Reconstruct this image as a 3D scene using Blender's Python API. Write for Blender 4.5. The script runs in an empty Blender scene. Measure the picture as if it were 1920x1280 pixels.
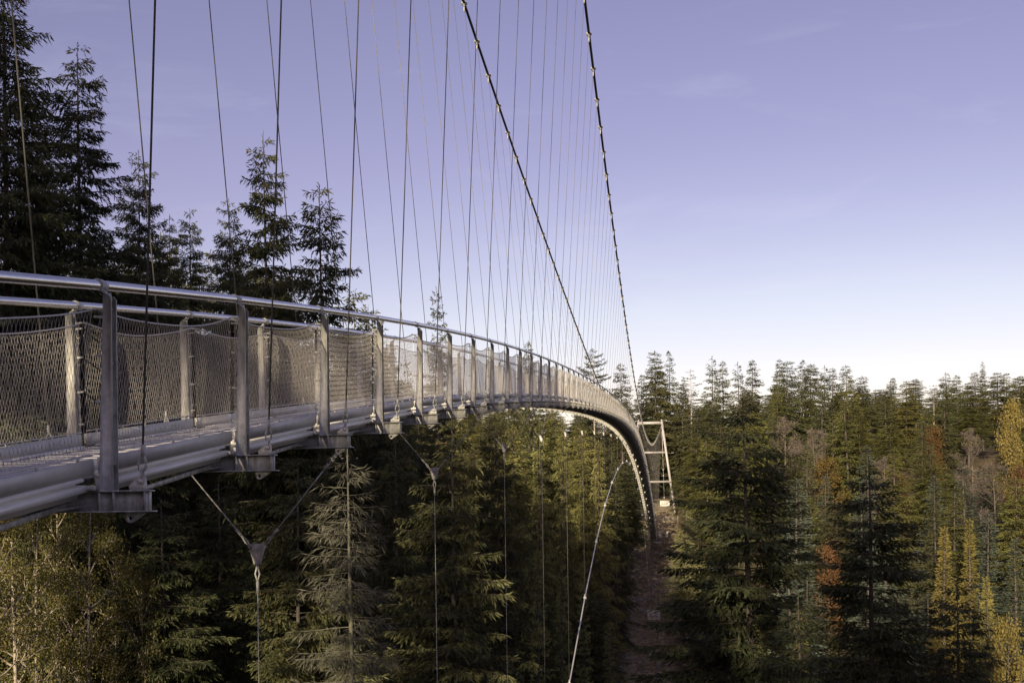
import bpy, math, random
import numpy as np
from mathutils import Matrix, Vector

random.seed(7)
RNG = np.random.default_rng(11)
SC = bpy.context.scene
COL = SC.collection
R = math.radians

# ------------------------------------------------------------------ camera
F = 2133.0            # focal length in pixels of the 1920 px wide photograph (40 mm lens)
YH = 940.0            # row of the horizon
ROLL = 0.014
cam_d = bpy.data.cameras.new('camera')
cam_d.lens = 36.0 * F / 1920.0
cam_d.sensor_width = 36.0
cam_d.sensor_fit = 'HORIZONTAL'
cam_d.shift_y = (YH - 640.0) / 1920.0
cam_d.clip_start = 0.1
cam_d.clip_end = 9000.0
cam = bpy.data.objects.new('camera', cam_d)
COL.objects.link(cam)
cam.matrix_world = Matrix.Rotation(ROLL, 4, 'Y') @ Matrix.Rotation(R(90), 4, 'X')
SC.camera = cam

# ------------------------------------------------------------------ sky, sun, exposure
SUN_EL = 13.5
SUN_AZ = 18.0         # the light travels this far to the right of straight ahead
world = bpy.data.worlds.new('World')
SC.world = world
world.use_nodes = True
wn, wl = world.node_tree.nodes, world.node_tree.links
wn.clear()
w_out = wn.new('ShaderNodeOutputWorld')
w_bg = wn.new('ShaderNodeBackground')
w_sky = wn.new('ShaderNodeTexSky')
w_sky.sky_type = 'NISHITA'
w_sky.sun_disc = False
w_sky.sun_elevation = R(SUN_EL)
w_sky.sun_rotation = R(180.0 + SUN_AZ)
w_sky.altitude = 700.0
w_sky.air_density = 1.0
w_sky.dust_density = 1.2
w_sky.ozone_density = 1.4
w_tint = wn.new('ShaderNodeMix')
w_tint.data_type = 'RGBA'
w_tint.blend_type = 'MULTIPLY'
w_tint.inputs[0].default_value = 1.0
w_tint.inputs[7].default_value = (1.04, 0.655, 0.735, 1)
wl.new(w_sky.outputs[0], w_tint.inputs[6])
# the camera's colour response: violet cast in the deep sky, paler where the sky itself is brighter
w_sep = wn.new('ShaderNodeSeparateColor'); w_map = wn.new('ShaderNodeMapRange'); w_col = wn.new('ShaderNodeMix')
w_map.inputs[1].default_value = 3.3; w_map.inputs[2].default_value = 5.3
w_col.data_type = 'RGBA'
w_col.inputs[6].default_value = (0.885, 0.545, 0.60, 1); w_col.inputs[7].default_value = (0.99, 0.69, 0.65, 1)
wl.new(w_sky.outputs[0], w_sep.inputs[0]); wl.new(w_sep.outputs[1], w_map.inputs[0]); wl.new(w_map.outputs[0], w_col.inputs[0])
wl.new(w_col.outputs[2], w_tint.inputs[7])
# thin cirrus wisps
w_tc = wn.new('ShaderNodeTexCoord'); w_mp = wn.new('ShaderNodeMapping'); w_nz = wn.new('ShaderNodeTexNoise'); w_rp = wn.new('ShaderNodeMapRange'); w_ci = wn.new('ShaderNodeMix')
w_mp.inputs['Scale'].default_value = (2.0, 2.0, 9.0); w_mp.inputs['Rotation'].default_value = (0.0, 0.16, 0.3)
w_nz.inputs['Scale'].default_value = 2.3; w_nz.inputs['Detail'].default_value = 7; w_nz.inputs['Roughness'].default_value = .6; w_nz.inputs['Distortion'].default_value = .6
w_rp.inputs[1].default_value = .56; w_rp.inputs[2].default_value = .85; w_rp.inputs[4].default_value = .16
w_ci.data_type = 'RGBA'; w_ci.inputs[7].default_value = (4.2, 4.3, 4.8, 1)
wl.new(w_tc.outputs['Generated'], w_mp.inputs[0]); wl.new(w_mp.outputs[0], w_nz.inputs[0]); wl.new(w_nz.outputs[0], w_rp.inputs[0])
wl.new(w_rp.outputs[0], w_ci.inputs[0]); wl.new(w_tint.outputs[2], w_ci.inputs[6]); wl.new(w_ci.outputs[2], w_bg.inputs[0])
w_bg.inputs[1].default_value = 0.10
wl.new(w_bg.outputs[0], w_out.inputs[0])

sun_d = bpy.data.lights.new('sun', 'SUN')
sun_d.energy = 3.0
sun_d.angle = R(0.53)
sun_d.color = (1.0, 0.81, 0.57)
sun = bpy.data.objects.new('sun', sun_d)
COL.objects.link(sun)
sdir = Vector((math.sin(R(SUN_AZ)) * math.cos(R(SUN_EL)), math.cos(R(SUN_AZ)) * math.cos(R(SUN_EL)), -math.sin(R(SUN_EL))))
sun.rotation_euler = sdir.to_track_quat('-Z', 'Y').to_euler()
sun.location = (-60, -120, 90)

SC.view_settings.view_transform = 'Standard'
SC.view_settings.look = 'None'
SC.view_settings.exposure = 1.15
SC.view_settings.gamma = 1.0
SC.render.film_transparent = False
SC.cycles.max_bounces = 5
SC.cycles.transparent_max_bounces = 4
SC.cycles.use_adaptive_sampling = True
SC.cycles.use_denoising = True
SC.cycles.sample_clamp_indirect = 2.0

# ------------------------------------------------------------------ small helpers
def px(x, y, z):
    """point seen at pixel (x, y) of the photograph at depth z"""
    xr = x + ROLL * (YH - y)
    yr = y + ROLL * (x - 960.0)
    return ((xr - 960.0) / F * z, z, (YH - yr) / F * z)

def smooth(a, b, v):
    t = np.clip((v - a) / (b - a), 0, 1)
    return t * t * (3 - 2 * t)

class MB:
    """collects geometry as arrays and links it as one mesh"""
    def __init__(s):
        s.v, s.q, s.t, s.n = [], [], [], 0
    def add(s, v, q=None, t=None):
        v = np.asarray(v, float).reshape(-1, 3)
        if q is not None and len(q): s.q.append(np.asarray(q, int).reshape(-1, 4) + s.n)
        if t is not None and len(t): s.t.append(np.asarray(t, int).reshape(-1, 3) + s.n)
        s.v.append(v); s.n += len(v)
    def box(s, c, d, rot=None):
        c = np.asarray(c, float); d = np.asarray(d, float) / 2
        p = np.array([[i, j, k] for i in (-1, 1) for j in (-1, 1) for k in (-1, 1)]) * d
        if rot is not None: p = p @ np.asarray(rot).T
        s.add(p + c, q=[[0, 1, 3, 2], [4, 6, 7, 5], [0, 4, 5, 1], [2, 3, 7, 6], [0, 2, 6, 4], [1, 5, 7, 3]])
    def bar(s, a, b, w, h):
        """box beam from a to b, w wide across, h deep"""
        a = np.asarray(a, float); b = np.asarray(b, float)
        d = b - a; L = np.linalg.norm(d); d = d / L
        up = np.array([0, 0, 1.]) if abs(d[2]) < .95 else np.array([0, 1., 0])
        x = np.cross(d, up); x /= np.linalg.norm(x); z = np.cross(x, d)
        s.box((a + b) / 2, (w, L, h), np.stack([x, d, z], 1))
    def tube(s, pts, r, n=8, cap=True, r2=None):
        pts = np.asarray(pts, float); m = len(pts)
        rr = np.full(m, r, float) if np.isscalar(r) else np.asarray(r, float)
        if r2 is not None: rr = np.linspace(r, r2, m)
        tg = np.gradient(pts, axis=0) if m > 2 else np.repeat((pts[1] - pts[0])[None], 2, 0)
        tg = tg / np.maximum(np.linalg.norm(tg, axis=1, keepdims=True), 1e-9)
        ref = np.array([0, 0, 1.]) if abs(tg[0, 2]) < .9 else np.array([1., 0, 0])
        x = np.cross(tg, ref); x /= np.maximum(np.linalg.norm(x, axis=1, keepdims=True), 1e-9)
        y = np.cross(tg, x)
        a = np.linspace(0, 2 * math.pi, n, endpoint=False)
        ring = pts[:, None] + rr[:, None, None] * (np.cos(a)[None, :, None] * x[:, None] + np.sin(a)[None, :, None] * y[:, None])
        i = np.arange(m - 1)[:, None] * n; j = np.arange(n)[None]; k = (j + 1) % n
        q = np.stack([i + j, i + n + j, i + n + k, i + k], -1).reshape(-1, 4)
        t = []
        v = ring.reshape(-1, 3)
        if cap:
            v = np.concatenate([v, pts[:1], pts[-1:]])
            t = [[m * n, jj, (jj + 1) % n] for jj in range(n)] + [[m * n + 1, (m - 1) * n + (jj + 1) % n, (m - 1) * n + jj] for jj in range(n)]
        s.add(v, q=q, t=t)
    def tubes(s, A, B, r, n=3):
        """many straight prisms at once; r may be an array"""
        A = np.asarray(A, float); B = np.asarray(B, float); m = len(A)
        ra = np.broadcast_to(np.asarray(r, float), (m,)) if np.ndim(r) < 2 else r[:, 0]
        rb = ra if np.ndim(r) < 2 else r[:, 1]
        d = B - A; d = d / np.maximum(np.linalg.norm(d, axis=1, keepdims=True), 1e-9)
        ref = np.where(np.abs(d[:, 2:3]) < .9, np.array([[0, 0, 1.]]), np.array([[1., 0, 0]]))
        x = np.cross(d, ref); x /= np.linalg.norm(x, axis=1, keepdims=True); y = np.cross(d, x)
        a = np.linspace(0, 2 * math.pi, n, endpoint=False)
        off = np.cos(a)[None, :, None] * x[:, None] + np.sin(a)[None, :, None] * y[:, None]
        v = np.concatenate([A[:, None] + off * ra[:, None, None], B[:, None] + off * rb[:, None, None]], 1)
        i = np.arange(m)[:, None] * 2 * n; j = np.arange(n)[None]; k = (j + 1) % n
        q = np.stack([i + j, i + n + j, i + n + k, i + k], -1).reshape(-1, 4)
        s.add(v.reshape(-1, 3), q=q)
    def blades(s, P, D, L, W):
        """needle shoots / leaves: slim kite-shaped faces from P along D"""
        m = len(P)
        D = D / np.maximum(np.linalg.norm(D, axis=1, keepdims=True), 1e-9)
        rv = RNG.normal(size=(m, 3))
        S = np.cross(D, rv); S /= np.maximum(np.linalg.norm(S, axis=1, keepdims=True), 1e-9)
        L = np.asarray(L)[:, None]; W = np.asarray(W)[:, None]
        v = np.stack([P, P + D * L * .45 + S * W * .5, P + D * L, P + D * L * .45 - S * W * .5], 1)
        s.add(v.reshape(-1, 3), q=np.arange(4 * m).reshape(-1, 4))
    def plate(s, outer, hole, r, thick, plane='xz', off=0.0, n=20):
        """flat plate with a round hole; outline must be star-shaped about the hole"""
        o = np.asarray(outer, float); h = np.asarray(hole, float)
        pts = []
        for k in range(n):
            a = 2 * math.pi * k / n; d = np.array([math.cos(a), math.sin(a)]); best = None
            for i in range(len(o)):
                p, q = o[i] - h, o[(i + 1) % len(o)] - h
                e = q - p; den = d[0] * e[1] - d[1] * e[0]
                if abs(den) < 1e-12: continue
                t = (p[0] * e[1] - p[1] * e[0]) / den; u = (p[0] * d[1] - p[1] * d[0]) / den
                if t > 0 and -1e-9 <= u <= 1 + 1e-9 and (best is None or t > best): best = t
            pts.append(h + d * best)
        pts = np.array(pts); a = np.linspace(0, 2 * math.pi, n, endpoint=False)
        inn = h + r * np.stack([np.cos(a), np.sin(a)], 1)
        def lift(p2, y): return np.stack([p2[:, 0], np.full(len(p2), y), p2[:, 1]], 1)
        v = np.concatenate([lift(pts, off - thick / 2), lift(inn, off - thick / 2), lift(pts, off + thick / 2), lift(inn, off + thick / 2)])
        q = []
        for k in range(n):
            l = (k + 1) % n
            q += [[k, l, n + l, n + k], [2 * n + k, 3 * n + k, 3 * n + l, 2 * n + l], [k, 2 * n + k, 2 * n + l, l], [n + k, n + l, 3 * n + l, 3 * n + k]]
        s.add(v, q=q)
    def extrude(s, prof, y0, y1):
        """closed (x, z) outline swept along y"""
        p = np.asarray(prof, float); n = len(p)
        v = np.concatenate([np.stack([p[:, 0], np.full(n, y0), p[:, 1]], 1), np.stack([p[:, 0], np.full(n, y1), p[:, 1]], 1)])
        s.add(v, q=[[k, (k + 1) % n, n + (k + 1) % n, n + k] for k in range(n)])
        s.faces_ngon = getattr(s, 'faces_ngon', []) + [list(range(s.n - 2 * n, s.n - n))[::-1], list(range(s.n - n, s.n))]
    def mesh(s, name, mat, shade=False):
        me = bpy.data.meshes.new(name)
        v = np.concatenate(s.v)
        q = np.concatenate(s.q) if s.q else np.zeros((0, 4), int)
        t = np.concatenate(s.t) if s.t else np.zeros((0, 3), int)
        ng = getattr(s, 'faces_ngon', [])
        loops = np.concatenate([q.ravel(), t.ravel()] + [np.array(f) for f in ng]).astype(np.int32)
        tot = np.concatenate([np.full(len(q), 4), np.full(len(t), 3), np.array([len(f) for f in ng], int)]).astype(np.int32)
        start = np.concatenate([[0], np.cumsum(tot)[:-1]]).astype(np.int32)
        me.vertices.add(len(v)); me.vertices.foreach_set('co', v.astype(np.float32).ravel())
        me.loops.add(len(loops)); me.loops.foreach_set('vertex_index', loops)
        me.polygons.add(len(tot)); me.polygons.foreach_set('loop_start', start); me.polygons.foreach_set('loop_total', tot)
        if shade: me.polygons.foreach_set('use_smooth', np.ones(len(tot), bool))
        me.materials.append(mat)
        me.update(calc_edges=True)
        return me

def obj(name, data, parent=None, mat=None, **props):
    if isinstance(data, MB): data = data.mesh(name, mat)
    o = bpy.data.objects.new(name, data)
    COL.objects.link(o)
    if parent is not None: o.parent = parent
    for k, v in props.items(): o[k] = v
    return o

def thing(name, label, cat, loc=(0, 0, 0), group=None):
    o = bpy.data.objects.new(name, None)
    COL.objects.link(o)
    o.location = loc; o.empty_display_size = .3
    o['label'] = label; o['category'] = cat
    if group: o['group'] = group
    return o

def tag(o, label, cat, group=None):
    o['label'] = label; o['category'] = cat
    if group: o['group'] = group
    return o

# ------------------------------------------------------------------ materials
def material(name, col, rough=.6, metal=0.0, var=0.25, scale=8.0, rnd=0.0, col2=None, bump=0.0, transl=None, spec=.5, detail=4.0, huernd=0.0, streak=0.0):
    m = bpy.data.materials.new(name); m.use_nodes = True
    n, l = m.node_tree.nodes, m.node_tree.links
    b = n['Principled BSDF']
    b.inputs['Roughness'].default_value = rough
    b.inputs['Metallic'].default_value = metal
    b.inputs['Specular IOR Level'].default_value = spec
    tc = n.new('ShaderNodeTexCoord'); nz = n.new('ShaderNodeTexNoise')
    nz.inputs['Scale'].default_value = scale; nz.inputs['Detail'].default_value = detail; nz.inputs['Roughness'].default_value = .65
    l.new(tc.outputs['Object'], nz.inputs['Vector'])
    rp = n.new('ShaderNodeValToRGB')
    c1 = np.array(col); c2 = np.array(col2) if col2 is not None else c1
    rp.color_ramp.elements[0].position = .3; rp.color_ramp.elements[1].position = .7
    rp.color_ramp.elements[0].color = (*(c1 * (1 - var)), 1); rp.color_ramp.elements[1].color = (*(c2 * (1 + var)), 1)
    l.new(nz.outputs['Fac'], rp.inputs[0])
    out = rp.outputs[0]
    if rnd or huernd:
        oi = n.new('ShaderNodeObjectInfo'); hs = n.new('ShaderNodeHueSaturation')
        mr = n.new('ShaderNodeMapRange'); mr.inputs[3].default_value = 1 - rnd; mr.inputs[4].default_value = 1 + rnd
        l.new(oi.outputs['Random'], mr.inputs[0]); l.new(mr.outputs[0], hs.inputs['Value'])
        ml = n.new('ShaderNodeMath'); ml.operation = 'MULTIPLY'; ml.inputs[1].default_value = 7.31
        fr = n.new('ShaderNodeMath'); fr.operation = 'FRACT'
        mh = n.new('ShaderNodeMapRange'); mh.inputs[3].default_value = .5 - huernd; mh.inputs[4].default_value = .5 + huernd
        l.new(oi.outputs['Random'], ml.inputs[0]); l.new(ml.outputs[0], fr.inputs[0]); l.new(fr.outputs[0], mh.inputs[0]); l.new(mh.outputs[0], hs.inputs['Hue'])
        l.new(out, hs.inputs['Color']); out = hs.outputs[0]
    if streak:   # rain streaks and grime: noise stretched along the vertical
        mp = n.new('ShaderNodeMapping'); mp.inputs['Scale'].default_value = (22, 22, 2.2); n2 = n.new('ShaderNodeTexNoise'); n2.inputs['Scale'].default_value = 1.0; n2.inputs['Detail'].default_value = 5
        l.new(tc.outputs['Object'], mp.inputs[0]); l.new(mp.outputs[0], n2.inputs['Vector'])
        ms = n.new('ShaderNodeMapRange'); ms.inputs[1].default_value = .35; ms.inputs[2].default_value = .62; ms.inputs[3].default_value = 1 - streak; ms.inputs[4].default_value = 1.0
        l.new(n2.outputs['Fac'], ms.inputs[0]); mm = n.new('ShaderNodeMix'); mm.data_type = 'RGBA'; mm.blend_type = 'MULTIPLY'; mm.inputs[0].default_value = 1
        l.new(out, mm.inputs[6]); l.new(ms.outputs[0], mm.inputs[7]); out = mm.outputs[2]
    l.new(out, b.inputs['Base Color'])
    if bump:
        bp = n.new('ShaderNodeBump'); bp.inputs['Strength'].default_value = bump; bp.inputs['Distance'].default_value = .02
        l.new(nz.outputs['Fac'], bp.inputs['Height']); l.new(bp.outputs[0], b.inputs['Normal'])
    if transl:
        tr = n.new('ShaderNodeBsdfTranslucent'); mx = n.new('ShaderNodeMixShader'); mx.inputs[0].default_value = transl
        l.new(out, tr.inputs[0]); l.new(b.outputs[0], mx.inputs[1]); l.new(tr.outputs[0], mx.inputs[2])
        l.new(mx.outputs[0], n['Material Output'].inputs[0])
    return m

M = {}
M['galv'] = material('galvanised_steel', (.64, .65, .595), .5, .1, .26, 16, bump=.1, detail=6, streak=.45)
M['galv_light'] = material('light_galvanised_steel', (.52, .52, .52), .45, .15, .12, 10, bump=.05)
M['alu'] = material('mill_aluminium', (.82, .82, .76), .42, .1, .08, 5)
M['inox'] = material('brushed_stainless_tube', (.62, .62, .63), .27, 1.0, .06, 20)
M['wire'] = material('stainless_wire', (.58, .565, .53), .4, .2, .15, 30)
M['cable'] = material('dark_locked_coil_cable', (.075, .075, .085), .5, .5, .2, 20)
M['hanger'] = material('hanger_rope', (.17, .165, .155), .45, .3, .2, 20)
M['pylon'] = material('pale_grey_painted_steel', (.46, .46, .455), .5, .1, .1, 1.5)
M['concrete'] = material('weathered_concrete', (.74, .73, .70), .85, 0, .15, 3, bump=.3)
M['kerb'] = material('anodised_edge_channel', (.60, .605, .57), .5, .1, .10, 7)
M['deck'] = material('deck_plank_aluminium', (.50, .50, .50), .6, .1, .2, 9)
M['bark'] = material('spruce_bark', (.070, .058, .048), .9, 0, .4, 6, col2=(.095, .085, .075), bump=.5, rnd=.2)
M['bark_pale'] = material('pale_bark', (.30, .26, .20), .9, 0, .35, 5, col2=(.36, .32, .27), bump=.4, rnd=.15)
M['bark_grey'] = material('grey_dead_wood', (.125, .125, .09), .9, 0, .35, 5, bump=.3)
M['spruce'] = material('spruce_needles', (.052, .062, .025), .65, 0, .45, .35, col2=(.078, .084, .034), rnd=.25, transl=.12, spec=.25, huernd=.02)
M['spruce_dark'] = material('dark_spruce_needles', (.044, .058, .024), .65, 0, .45, .35, col2=(.066, .076, .034), rnd=.15, transl=.12, spec=.25)  # near-spruce green, deepened to carry some of their shade in the colour
M['spruce_lit'] = material('olive_spruce_needles', (.078, .086, .026), .65, 0, .45, .30, col2=(.112, .112, .032), rnd=.30, transl=.15, spec=.25, huernd=.014)  # spruce needles lightened and warmed, far-wood sunlight put into the colour
M['olive'] = material('bright_olive_needles', (.12, .125, .042), .65, 0, .45, .30, col2=(.17, .165, .055), rnd=.25, transl=.15, spec=.25, huernd=.02)  # olive raised to stand in for sun missing below the bridge
M['fir'] = material('blue_green_fir_needles', (.062, .085, .062), .65, 0, .40, .30, col2=(.088, .108, .080), rnd=.25, transl=.12, spec=.25, huernd=.02)
M['young'] = material('young_spruce_needles', (.16, .18, .05), .65, 0, .35, .5, col2=(.22, .23, .08), rnd=.2, transl=.2, spec=.25)
M['larch'] = material('yellowing_larch_needles', (.21, .20, .055), .65, 0, .30, .4, col2=(.28, .25, .07), rnd=.2, transl=.3, spec=.2, huernd=.02)
M['pine'] = material('pine_needles', (.050, .060, .030), .65, 0, .4, .4, rnd=.2, transl=.12, spec=.25)
M['pale'] = material('pale_green_needles', (.22, .235, .09), .65, 0, .35, .4, col2=(.27, .275, .12), rnd=.15, transl=.2, spec=.25)
M['gold'] = material('golden_autumn_leaves', (.16, .115, .035), .6, 0, .4, .6, col2=(.18, .12, .04), rnd=.2, transl=.3, spec=.3, huernd=.015)
M['birch'] = material('birch_autumn_leaves', (.165, .135, .036), .6, 0, .45, .6, col2=(.155, .155, .045), rnd=.2, transl=.4, spec=.3, huernd=.012)
M['rust'] = material('rusty_autumn_leaves', (.13, .072, .030), .6, 0, .4, .6, col2=(.16, .095, .035), rnd=.2, transl=.3, spec=.3, huernd=.015)
M['yellow'] = material('yellow_autumn_leaves', (.21, .175, .05), .6, 0, .3, .6, rnd=.15, transl=.3, spec=.3)
M['twig'] = material('bare_twigs', (.135, .115, .095), .9, 0, .3, 2, rnd=.2)
M['cone'] = material('brown_spruce_cones', (.13, .075, .035), .8, 0, .3, 5)
M['rock'] = material('grey_rubble', (.25, .235, .22), .9, 0, .35, 1.5, bump=.4)
M['logwood'] = material('weathered_logs', (.22, .18, .14), .9, 0, .3, 2)

# ------------------------------------------------------------------ terrain
TANB = (1247.0 - 960.0) / F
PY = np.array([-1500, -300, -120, -60, -30, 0, 20, 40, 70, 120, 160, 200, 226, 250, 266, 269, 277, 300, 340, 400, 600, 1200, 4000.])
PH = np.array([34, 30, 13, 3, -5.5, -14, -20.5, -29, -40, -47, -44, -33, -24, -15.2, -11.2, -10.4, -2.9, .4, 5, 8, 4, -10, -40.])
CC_Z = np.array([-30, 0, 40, 75, 130, 190, 275.])
CC_C = np.array([-4.37, -4.365, -4.33, -4.12, -3.72, -3.35, -2.85])
def cc(z): return np.interp(z, CC_Z, CC_C)
def bridge_x(z): return cc(z) + TANB * z
def ground(x, y):
    x = np.asarray(x, float); y = np.asarray(y, float)
    base = np.interp(y, PY, PH)
    bx = bridge_x(np.clip(y, -30, 275))
    dl = bx - x; dr = x - bx
    left = 36 * smooth(6, 46, dl) * (1 - smooth(150, 260, y)) * smooth(-45, 48, y) + 8 * smooth(6, 60, dl) * smooth(180, 260, y)
    left = left + 14 * smooth(30, 110, dl) * (1 - smooth(150, 260, y))
    right = 14 * smooth(14, 110, dr) * smooth(120, 200, y) + 8 * smooth(8, 40, dr) * (1 - smooth(90, 150, y))
    n = .9 * np.sin(x * .13 + 1.3 * np.sin(y * .07)) * np.cos(y * .11 + x * .03) + .35 * np.sin(x * .41 + y * .33) * np.sin(y * .47 - x * .21)
    lane = np.exp(-((x - bx) / 7.0) ** 2)
    return base + left + right + n * (1 - .75 * lane)

def axis(breaks):
    out = []
    for a, b, s in breaks: out += list(np.arange(a, b, s))
    return np.array(out + [breaks[-1][1]], float)
gx = axis([(-3000, -400, 260), (-400, -120, 20), (-120, 180, 2.5), (180, 420, 20), (420, 3000, 258)])
gy = axis([(-1500, -160, 134), (-160, -40, 8), (-40, 380, 2.5), (380, 700, 32), (700, 4000, 330)])
GX, GY = np.meshgrid(gx, gy)
GZ = ground(GX, GY)
g = MB()
nx, ny = len(gx), len(gy)
ii = (np.arange(ny - 1)[:, None] * nx + np.arange(nx - 1)[None]).ravel()
g.add(np.stack([GX, GY, GZ], -1).reshape(-1, 3), q=np.stack([ii, ii + 1, ii + nx + 1, ii + nx], 1))
gm = bpy.data.materials.new('forest_floor'); gm.use_nodes = True
n_, l_ = gm.node_tree.nodes, gm.node_tree.links
tc = n_.new('ShaderNodeTexCoord'); z1 = n_.new('ShaderNodeTexNoise'); z1.inputs['Scale'].default_value = .12; z1.inputs['Detail'].default_value = 8; z1.inputs['Roughness'].default_value = .7
z2 = n_.new('ShaderNodeTexNoise'); z2.inputs['Scale'].default_value = 2.2; z2.inputs['Detail'].default_value = 6
l_.new(tc.outputs['Object'], z1.inputs[0]); l_.new(tc.outputs['Object'], z2.inputs[0])
r1 = n_.new('ShaderNodeValToRGB')
for p_, c_ in ((.34, (.045, .052, .022, 1)), (.48, (.070, .052, .030, 1)), (.60, (.10, .08, .055, 1))):
    e = r1.color_ramp.elements.new(p_); e.color = c_
r1.color_ramp.elements.remove(r1.color_ramp.elements[0]); r1.color_ramp.elements.remove(r1.color_ramp.elements[-1])
l_.new(z1.outputs[0], r1.inputs[0])
mx = n_.new('ShaderNodeMix'); mx.data_type = 'RGBA'; mx.blend_type = 'OVERLAY'; mx.inputs[0].default_value = .8
l_.new(r1.outputs[0], mx.inputs[6]); l_.new(z2.outputs[0], mx.inputs[7])
bsdf = n_['Principled BSDF']; bsdf.inputs['Roughness'].default_value = .95
# bare, debris-strewn soil of the strip that was cleared along the bridge line
xy = n_.new('ShaderNodeSeparateXYZ'); l_.new(tc.outputs['Object'], xy.inputs[0])
m1 = n_.new('ShaderNodeMath'); m1.operation = 'MULTIPLY_ADD'; m1.inputs[1].default_value = -.139; m1.inputs[2].default_value = 4.1
l_.new(xy.outputs[1], m1.inputs[0])
m2 = n_.new('ShaderNodeMath'); m2.operation = 'ADD'; l_.new(xy.outputs[0], m2.inputs[0]); l_.new(m1.outputs[0], m2.inputs[1])
m3 = n_.new('ShaderNodeMath'); m3.operation = 'ABSOLUTE'; l_.new(m2.outputs[0], m3.inputs[0])
m4 = n_.new('ShaderNodeMath'); m4.operation = 'MULTIPLY_ADD'; m4.inputs[1].default_value = 6.0; l_.new(z1.outputs[0], m4.inputs[0]); l_.new(m3.outputs[0], m4.inputs[2])
m5 = n_.new('ShaderNodeMapRange'); m5.inputs[1].default_value = 8.8; m5.inputs[2].default_value = 6.0; l_.new(m4.outputs[0], m5.inputs[0])
soil = n_.new('ShaderNodeValToRGB'); soil.color_ramp.elements[0].position = .35; soil.color_ramp.elements[1].position = .68
soil.color_ramp.elements[0].color = (.17, .14, .08, 1); soil.color_ramp.elements[1].color = (.50, .43, .29, 1); l_.new(z2.outputs[0], soil.inputs[0])
mxs = n_.new('ShaderNodeMix'); mxs.data_type = 'RGBA'; l_.new(m5.outputs[0], mxs.inputs[0]); l_.new(mx.outputs[2], mxs.inputs[6]); l_.new(soil.outputs[0], mxs.inputs[7])
l_.new(mxs.outputs[2], bsdf.inputs['Base Color'])
bp = n_.new('ShaderNodeBump'); bp.inputs['Strength'].default_value = .8; bp.inputs['Distance'].default_value = .25
l_.new(z2.outputs[0], bp.inputs['Height']); l_.new(bp.outputs[0], bsdf.inputs['Normal'])
obj('ground', g.mesh('ground', gm, True), kind='structure')

# ------------------------------------------------------------------ suspension footbridge
DZ = 2.335                        # bay length measured along the view axis
N0, N1 = -4, 113
TH = math.atan(TANB)
U = np.array([math.cos(TH), -math.sin(TH), 0.0])      # across the walkway, to the right
RP = [-7.30967464e-13, 6.15696551e-10, -1.92296050e-07, 2.70496841e-05, -2.27099099e-03, 1.70967930e-01, 3.09074616e-01]
def rail_h(z): return np.polyval(RP, z)
def cable_h(z): return 6.44155218e-04 * z * z - 1.94781497e-01 * z + 23.0861970
def pch(zs, vs, z):
    # smooth interpolation through a few measured offsets
    zs = np.asarray(zs, float); vs = np.asarray(vs, float)
    m = np.gradient(vs, zs); i = int(np.clip(np.searchsorted(zs, z) - 1, 0, len(zs) - 2))
    h = zs[i + 1] - zs[i]; t = (z - zs[i]) / h
    return ((2*t**3 - 3*t**2 + 1) * vs[i] + (t**3 - 2*t**2 + t) * h * m[i] + (-2*t**3 + 3*t**2) * vs[i + 1] + (t**3 - t**2) * h * m[i + 1])
CR = ([-20, 0, 40, 89, 140, 190, 240, 276], [-2.36, -2.40, -2.44, -2.48, -2.38, -2.0, -1.35, -.57])
CL = ([-20, 0, 38, 76, 130, 190, 240, 276], [-7.4, -7.1, -6.49, -5.9, -5.4, -5.25, -5.55, -6.2])
RAIL, WHALF = 1.29, .72

class St: pass
ST = {}
for n in range(N0, N1 + 1):
    s = St(); zc = DZ * (n + 2.15) + .096
    s.n, s.zc = n, zc
    top = np.array([bridge_x(zc), zc, rail_h(zc)])
    sl = (rail_h(zc + .5) - rail_h(zc - .5))
    dx = (bridge_x(zc + 1) - bridge_x(zc - 1)) / 2
    t = np.array([math.sin(TH), math.cos(TH), 0.0])
    s.t, s.nrm, s.sl = t, np.array([0, 0, 1.0]), sl * math.cos(TH)
    s.o = top - RAIL * s.nrm
    s.M = Matrix(((U[0], t[0], s.nrm[0], s.o[0]), (U[1], t[1], s.nrm[1], s.o[1]), (U[2], t[2], s.nrm[2], s.o[2]), (0, 0, 0, 1)))
    s.at = (lambda a, y, z, s=s: s.o + a * U + y * s.t + z * s.nrm)
    yr, yl = zc - 1.9 * math.sin(TH), zc + 2.0 * math.sin(TH)
    s.cr = np.array([pch(*CR, yr) + TANB * yr, yr, cable_h(yr)])
    s.cl = np.array([pch(*CL, yl) + TANB * yl, yl, cable_h(yr)])
    ST[n] = s
BR = thing('suspension_footbridge', 'long arched steel suspension footbridge with netted railings crossing the wooded valley', 'bridge', (0, 0, 0))

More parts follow.
